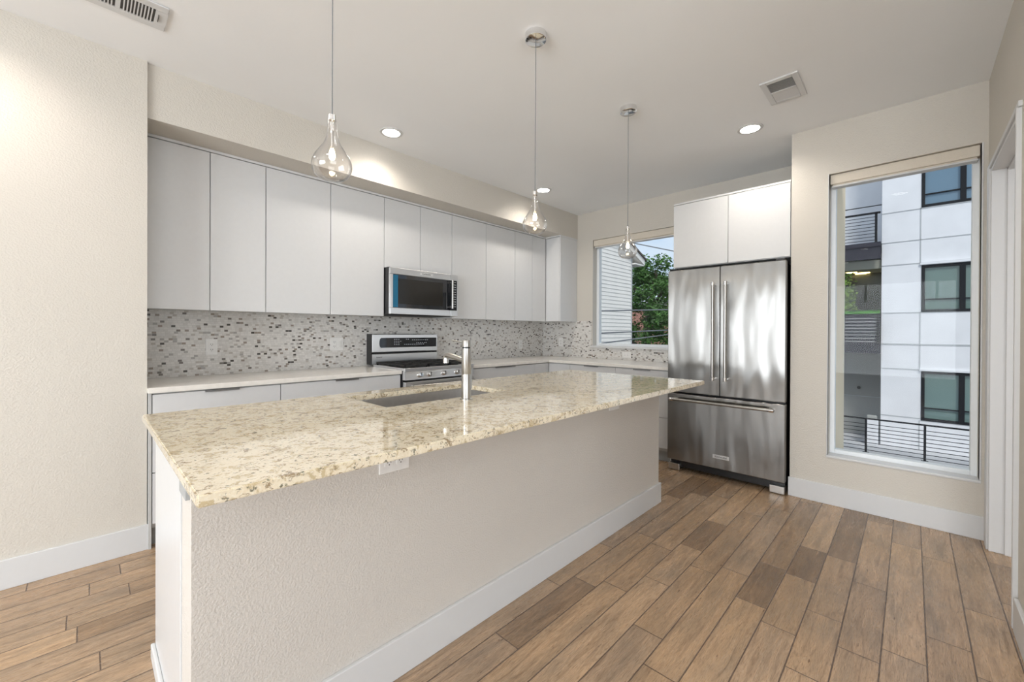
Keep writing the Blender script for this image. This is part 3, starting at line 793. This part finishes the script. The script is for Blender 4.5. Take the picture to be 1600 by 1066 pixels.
# ------------------------------------------------------------------ recessed ceiling lights
M['lens'] = emis('downlight_lens', (1.0, .96, .90), 14.0)
def can(x, y, label):
    r = thing('recessed_light', (x, y, HC-.006), label, 'ceiling light', 'round recessed ceiling lights')
    MB().lathe((x, y, HC-.006), [(.064, .001), (.066, 0), (.083, .001), (.086, .006), (.064, .006)], 40, cap=False).build('trim_ring', 'trim', r, True)
    MB().lathe((x, y, HC-.0035), [(.0001, 0), (.0645, 0), (.0645, .003)], 40).build('lens', 'lens', r, True)
    return r
cans = [(1.629, 2.856, 'round recessed light in the ceiling above the microwave side of the room'),
        (3.415, 2.831, 'round recessed light in the ceiling near the back corner by the small window'),
        (3.444, .869, 'round recessed light in the ceiling in front of the refrigerator')]
c0 = can(*cans[0])
for x, y, l in cans[1:]: copy_thing(c0, (x, y, HC-.006), l)
others = [(-.46, 2.72), (1.65, .10), (-.15, .87), (-1.95, 2.3), (-1.95, .6), (-1.95, -1.8), (.2, -1.8), (-3.6, 1.0), (2.5, -1.9)]
for x, y in others: copy_thing(c0, (x, y, HC-.006), 'round recessed light in the ceiling outside the view, behind or above the camera')
for i, (x, y) in enumerate([(c[0], c[1]) for c in cans] + others):
    lamp('recessed_lamp', 'SPOT', (x, y, HC-.012), CAN_W, CAN_COL, (0, 0, -1), shadow_soft_size=.06, spot_size=math.radians(150), spot_blend=.9)

# ------------------------------------------------------------------ ceiling vents
r = thing('ceiling_vent', (3.025, .578, HC-.012), 'rectangular white ceiling vent with two louvre banks near the refrigerator', 'vent')
x0, x1, y0, y1 = 2.865, 3.178, .480, .675
f = MB(); f.box(x0, x1, y0, y0+.032, HC-.010, HC, .003); f.box(x0, x1, y1-.032, y1, HC-.010, HC, .003)
f.box(x0, x0+.035, y0+.032, y1-.032, HC-.010, HC, .003); f.box(x1-.035, x1, y0+.032, y1-.032, HC-.010, HC, .003)
f.box(3.014, 3.026, y0+.032, y1-.032, HC-.010, HC-.002)
f.build('frame', 'trim', r)
B(x0+.03, x1-.03, y0+.03, y1-.03, HC-.0015, HC-.0002).build('duct_opening', 'cab_in', r)
for (a, b, sgn) in ((x0+.037, 3.014, 1), (3.026, x1-.037, -1)):
    l = MB(); n_ = 9
    for i in range(n_):
        xx = a + (b-a)*(i+.5)/n_; w_ = .0062 if sgn < 0 else .0036
        l.prism([(xx-w_*sgn, y0+.033, HC-.009), (xx-w_*sgn+.001, y0+.033, HC-.009), (xx+w_*sgn+.001, y0+.033, HC-.002), (xx+w_*sgn, y0+.033, HC-.002)], (0, y1-y0-.066, 0))
    l.build('louvre_bank', 'trim', r)
r = thing('ceiling_vent', (.09, 2.618, HC-.012), 'long white slotted ceiling register at the top left corner of the view', 'vent')
x0, x1, y0, y1 = -.10, .277, 2.515, 2.722
f = MB(); ya, yb = y0+.045, y1-.045
f.box(x0, x1, y0, ya, HC-.009, HC-.001, .003); f.box(x0, x1, yb, y1, HC-.009, HC-.001, .003)
f.box(x0, x0+.03, ya, yb, HC-.009, HC-.001); f.box(x1-.045, x1, ya, yb, HC-.009, HC-.001); f.box(.095, .112, ya, yb, HC-.009, HC-.001)
for a, b in ((x0+.03, .095), (.112, x1-.045)):
    n_ = int(round((b-a)/.0122))
    for i in range(1, n_):
        xx = a+(b-a)*i/n_; f.box(xx-.0024, xx+.0024, ya, yb, HC-.009, HC-.003)
f.build('grille', 'trim', r)
B(x0+.02, x1-.02, ya-.005, yb+.005, HC-.0015, HC-.0003).build('duct_opening', 'slot', r)
B(x1-.034, x1-.031, ya+.03, yb-.03, HC-.014, HC-.009, .0005).build('damper_lever', 'slot', r)

# ------------------------------------------------------------------ outside, seen through the windows
struct(B(4.7, 60, -40, 60, -3.3, -3.0).build('street_ground', 'asphalt'))
struct(B(15.62, 19.4, -8, 4.5, -2.6, -2.2).build('patio_slab', 'pv'))
# white stucco building
FXB = 17.2
r = thing('apartment_building', (FXB, 0, -2.2), 'white stucco apartment building with dark framed windows and recessed balconies', 'building')
WINS = [(-2.05, -.19, 4.96, 6.40, 'bldglass_b'), (-2.05, -.20, 1.877, 3.256, 'bldglass'), (-2.05, -.21, -1.316, .139, 'bldglass')]
wall_x(MB(), FXB, 19.2, -8, .675, -2.2, 9, [(a, b, c, d) for a, b, c, d, _ in WINS]).build('facade', 'stucco_w', r)
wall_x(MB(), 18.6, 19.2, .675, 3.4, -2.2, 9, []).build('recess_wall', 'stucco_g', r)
B(18.58, 18.6, .675, 3.4, 4.06, 9).build('upper_wall', 'stucco_w', r)
B(18.58, 18.585, .676, 3.4, 5.54, 5.57).build('recess_joint', 'joint', r)
jn = MB()
for z in (4.94, 4.025, 3.331, 1.873, .177, -1.262): jn.box(FXB-.012, FXB, -8, .675, z-.012, z+.012)
jn.box(FXB-.016, FXB, -8, .675, .905, .945)
for z0, z1 in ((3.26, 4.96), (.14, 1.87), (-2.2, -1.32)): jn.box(FXB-.012, FXB, -.19, -.165, z0, z1)
jn.build('panel_joints', 'joint', r)
for a, b, c, d, gm in WINS:
    fr = MB(); w_ = .075
    fr.box(FXB-.02, FXB+.08, a, a+w_, c, d); fr.box(FXB-.02, FXB+.08, b-w_, b, c, d)
    fr.box(FXB-.02, FXB+.08, a+w_, b-w_, c, c+w_); fr.box(FXB-.02, FXB+.08, a+w_, b-w_, d-w_, d)
    fr.box(FXB-.02, FXB+.08, -1.08, -.965, c+w_, d-w_); fr.box(FXB+.0, FXB+.06, a+w_, b-w_, c+.36, c+.39)
    fo = fr.build('window', 'darkmetal', r)
    B(FXB+.05, FXB+.09, a+w_, b-w_, c+w_, d-w_).build('pane', gm, fo)
lg = MB()
lg.box(FXB-.06, FXB, -2.2, -.17, 3.27, 3.33); lg.box(FXB-.06, FXB, -2.2, -.17, .15, .21); lg.build('window_ledge', 'stucco_w', r)
# upper balcony
B(16.95, 18.6, .69, 3.4, 3.93, 4.06).build('balcony_slab', 'slab', r)
B(16.98, 17.1, .69, 3.4, 3.55, 3.93).build('balcony_fascia', 'slab', r)
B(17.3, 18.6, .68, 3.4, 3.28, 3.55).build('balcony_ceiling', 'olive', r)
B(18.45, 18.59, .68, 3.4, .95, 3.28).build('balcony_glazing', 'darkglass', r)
rl = MB(); rl.box(16.94, 16.99, .70, 3.4, 4.93, 4.985)
for i in range(8): rl.box(16.955, 16.975, .80, 3.4, 4.12+i*.102, 4.135+i*.102)
for y in (.80, 2.1, 3.37): rl.box(16.94, 16.99, y-.03, y+.03, 4.06, 4.95)
rl.build('balcony_railing', 'darkmetal', r)
B(FXB+.3, 18.6, .676, .70, 4.06, 5.0).build('recess_return', 'stucco_w', r)
# lower balcony
B(16.95, 18.6, .69, 3.4, .62, .92).build('balcony_slab', 'slab', r)
B(17.00, 17.04, .69, 3.4, .92, 1.80).build('balcony_screen', 'slab', r)
rl = MB()
for i in range(8): rl.box(16.96, 16.985, .80, 3.4, .98+i*.103, .998+i*.103)
rl.build('railing_bars', 'joint', r)
rl = MB(); rl.box(16.94, 17.06, .69, 3.4, 1.80, 1.86)
for y in (.74, 2.4): rl.box(16.94, 17.0, y-.03, y+.03, .92, 1.82)
rl.build('balcony_railing', 'darkmetal', r)
tf = MB(); random.seed(5)
for i in range(900):
    y = random.uniform(.70, 3.5); x = random.uniform(16.95, 17.06); h_ = random.uniform(.06, .14); d_ = random.uniform(-.02, .02)
    a = tf.bm.verts.new((x, y-.008, 1.85)); b_ = tf.bm.verts.new((x, y+.008, 1.85)); c_ = tf.bm.verts.new((x+d_, y+d_, 1.85+h_)); tf.bm.faces.new((a, b_, c_))
tg = tf.build('grass_strip', 'grass'); tag(tg, 'bright green grass strip along the top of the lower balcony railing', 'grass'); tg['kind'] = 'stuff'
M['warmlamp'] = emis('balcony_lamp', (1, .75, .3), 6)
for i, (x, y) in enumerate([(17.9, 1.45), (18.2, 1.15), (18.4, 1.25)]):
    q = B(x-.10, x+.10, y-.14, y+.14, 3.262, 3.28).build('balcony_ceiling_light', 'warmlamp', r)
MB().lathe((18.6, 1.29, -.62), [(.05, 0), (.05, .04), (.0001, .04)], 14, (-1, 0, 0)).build('wall_drain', 'slot', r)
B(18.585, 18.6, .70, 3.4, -.92, -.90).build('recess_joint', 'joint', r)
# balcony sapling
r = thing('balcony_plant', (17.5, 1.62, .92), 'thin potted sapling with yellow green leaves on the lower balcony', 'plant')
MB().lathe((17.5, 1.62, .92), [(.0001, 0), (.14, 0), (.19, .34), (.17, .34), (.0001, .30)], 20).build('pot', 'slab', r, True)
st = MB(); st.tube([(17.5, 1.62, 1.22), (17.52, 1.60, 1.9), (17.48, 1.58, 2.6), (17.5, 1.56, 3.0)], [.022, .018, .012, .005], 8)
for i in range(14):
    z = 1.9+.075*i; a = i*2.4; st.tube([(17.5, 1.60, z), (17.5+.24*math.cos(a), 1.60+.28*math.sin(a), z+.22)], [.008, .003], 5)
st.build('stem', 'bark', r)
def leaves(mb, n, sampler, size):
    for i in range(n):
        c = Vector(sampler()); s_ = size*random.uniform(.6, 1.3)
        u = Vector((random.gauss(0,1), random.gauss(0,1), random.gauss(0,.6))).normalized(); v = u.orthogonal().normalized()
        v = (Matrix.Rotation(random.uniform(0, 6.28), 3, u) @ v)
        w = u.cross(v)*.12*s_
        p = [c-u*s_, c+v*s_*.42+w, c+u*s_, c-v*s_*.42+w]
        mb.bm.faces.new([mb.bm.verts.new(q) for q in p])
    return mb
def samp():
    a = random.uniform(0, 6.28); z = random.uniform(1.95, 3.2); q = random.uniform(.03, .30)
    return (17.5+q*math.cos(a), 1.58+q*math.sin(a), z)
random.seed(11)
leaves(MB(), 420, samp, .055).build('foliage', 'leaf2', r)
# patio railing
r = thing('patio_railing', (15.75, 0, -2.2), 'black horizontal bar railing along the edge of the neighbouring patio', 'railing')
rl = MB(); rl.box(15.73, 15.77, -5.1, 4.5, -1.24, -1.20)
rl.build('top_rail', 'darkmetal', r)
rl = MB()
for i in range(8): rl.box(15.742, 15.758, -5.1, 4.5, -2.13+i*.107, -2.114+i*.107)
rl.build('rail_bars', 'darkmetal', r)
for i in range(8):
    y = .930-1.203*(i-2.)
    p = MB(); p.box(15.725, 15.775, y-.025, y+.025, -2.2, -1.24); p.box(15.68, 15.80, y-.07, y+.07, -2.2, -2.185)
    p.build('post', 'darkmetal', r)
r = thing('utility_box', (17.05, .86, -2.2), 'small white utility box standing at the corner of the apartment building', 'utility box')
B(16.92, 17.16, .72, 1.02, -2.2, -1.42, .02).build('housing', 'stucco_w', r); B(16.95, 17.14, .75, .99, -1.42, -1.30, .03).build('lid', 'stucco_g', r)

# siding house
HY = 6.0
r = thing('siding_house', (9.5, 7.0, -3.0), 'white house with horizontal lap siding and a dark shingle roof edge', 'house')
xa, xb, ze = 5.0, 11.34, 3.40
sl = .52/.52
roofz = lambda x: ze + .10 + (xb+.0-x)*.40
sd = MB(); lap = .105; z = -3.0
ax0 = 5.0
while z < 6.8:
    z1 = z+lap
    xr_ = xb if z1 < ze+.10 else xb-(z1-ze-.10)/.40
    if xr_ < ax0+.2: break
    sd.prism([(ax0, HY, z), (ax0, HY-.016, z), (ax0, HY-.003, z1), (ax0, HY, z1)], (xr_-ax0, 0, 0)); z = z1
sd.box(ax0, xb, HY, HY+.1, -3, ze); sd.prism([(ax0, HY, ze), (xb, HY, ze), (ax0, HY, roofz(ax0))], (0, .1, 0))
sd.build('siding_wall', 'siding', r)
B(xb-.02, xb+.02, HY-.03, HY+5, -3, ze+.08).build('corner_board', 'joint', r)
rk = MB(); ov = .55
def rp_(x, dz): return roofz(x)+dz
rk.prism([(5, HY-.16, rp_(5, .0)), (xb+ov, HY-.16, rp_(xb+ov, .0)), (xb+ov, HY-.16, rp_(xb+ov, .17)), (5, HY-.16, rp_(5, .17))], (0, .03, 0))
rk.prism([(5, HY-.14, rp_(5, .0)), (xb+ov, HY-.14, rp_(xb+ov, .0)), (xb+ov, HY-.14, rp_(xb+ov, .02)), (5, HY-.14, rp_(5, .02))], (0, 5.3, 0))
rk.build('rake_board', 'siding', r)
B(xb, xb+ov, HY-.14, HY+5, rp_(xb+ov, -.02)-.0, rp_(xb+ov, 0)+.02).build('eave_soffit', 'siding', r)
rk = MB(); rk.prism([(5, HY-.20, rp_(5, .17)), (xb+ov+.06, HY-.20, rp_(xb+ov+.06, .17)), (xb+ov+.06, HY-.20, rp_(xb+ov+.06, .22)), (5, HY-.20, rp_(5, .22))], (0, 5.5, 0))
rk.build('roof', 'roof', r)

# tree
r = thing('broadleaf_tree', (19.0, 8.6, -3.0), 'large dense green tree beyond the small window', 'tree')
tk = MB(); tk.tube([(19.2, 9.6, -3), (19.2, 9.4, -.5), (19.0, 9.2, 1.2), (18.8, 8.9, 2.6), (18.7, 8.6, 4.2)], [.30, .26, .2, .15, .07], 12); tk.build('trunk', 'bark', r, True)
random.seed(21)
for (a, b, c, rr) in [((19.0, 9.2, 1.2), (18.4, 8.3, 1.75), (18.1, 7.4, 1.95), .10), ((18.9, 9.0, 1.9), (18.2, 8.6, 2.5), (17.9, 7.9, 3.0), .09), ((19, 9.3, .8), (18.2, 8.6, 1.3), (18.0, 7.8, 1.2), .08),
                      ((18.8, 8.9, 2.6), (18.6, 9.6, 3.3), (18.6, 10.1, 3.8), .08), ((18.9, 9.0, 2.2), (18.5, 8.2, 3.2), (18.5, 7.2, 3.9), .09), ((19.1, 9.3, .3), (18.6, 10.2, 1.0), (18.5, 10.8, 1.6), .09)]:
    MB().tube([a, b, c], [rr, rr*.7, rr*.3], 8).build('branch', 'bark', r, True)
clumps = []
for i in range(95):
    a = random.uniform(0, 6.28); e_ = random.uniform(-.9, 1.2); q = random.uniform(.5, 1)**.5
    c = Vector((19.0 + 2.3*q*math.cos(a)*math.cos(e_), 8.3 + 3.6*q*math.sin(a)*math.cos(e_), 2.35 + 2.25*q*math.sin(e_)))
    clumps.append((c, random.uniform(.35, .75)))
fo = MB()
for c, q in clumps:
    def sm(c=c, q=q):
        d = Vector((random.gauss(0,1), random.gauss(0,1), random.gauss(0,.65))).normalized()
        return c + d*q*random.uniform(.35, 1.05)
    leaves(fo, 330, sm, .085)
fo.build('foliage', 'leaf', r)
# brick building behind the tree
r = thing('brick_building', (26, 11, -3.0), 'faded red brick building half hidden behind the tree', 'building')
B(25, 27, 6, 16, -3.0, 2.9).build('wall', 'brick', r); B(24.8, 27.2, 5.8, 16.2, 2.9, 3.1).build('parapet', 'stucco_g', r)

# overhead cables
def cable(p, q, sag, label, rad=.012):
    p, q = Vector(p), Vector(q); pts = []
    for i in range(25):
        t_ = i/24; c = p.lerp(q, t_); c.z -= sag*4*t_*(1-t_); pts.append(c)
    o = MB().tube(pts, rad, 6).build('overhead_cable', 'cable'); tag(o, label, 'cable')
def ext(a, b, t0, t1):
    a, b = Vector(a), Vector(b); return a+(b-a)*t0, a+(b-a)*t1
for (a, b, lab) in [((9, 4.541, 3.291), (9, 3.788, 3.041), 'thin overhead cable crossing the sky at the top right of the small window'),
                    ((5.9, 3.70, 1.592), (9, 3.877, 1.749), 'overhead cable crossing the siding and tree at mid height of the small window'),
                    ((5.9, 3.70, 1.224), (9, 3.877, 1.295), 'upper of the two low overhead cables at the bottom of the small window'),
                    ((5.9, 3.66, 1.056), (9, 3.877, 1.196), 'lowest overhead cable rising to the right at the bottom of the small window')]:
    if a[0] == 9: p, q = ext(a, b, -1.66, 2.5)
    else: p, q = ext(a, b, -.412, 2.2)
    cable(p, q, 0, lab)
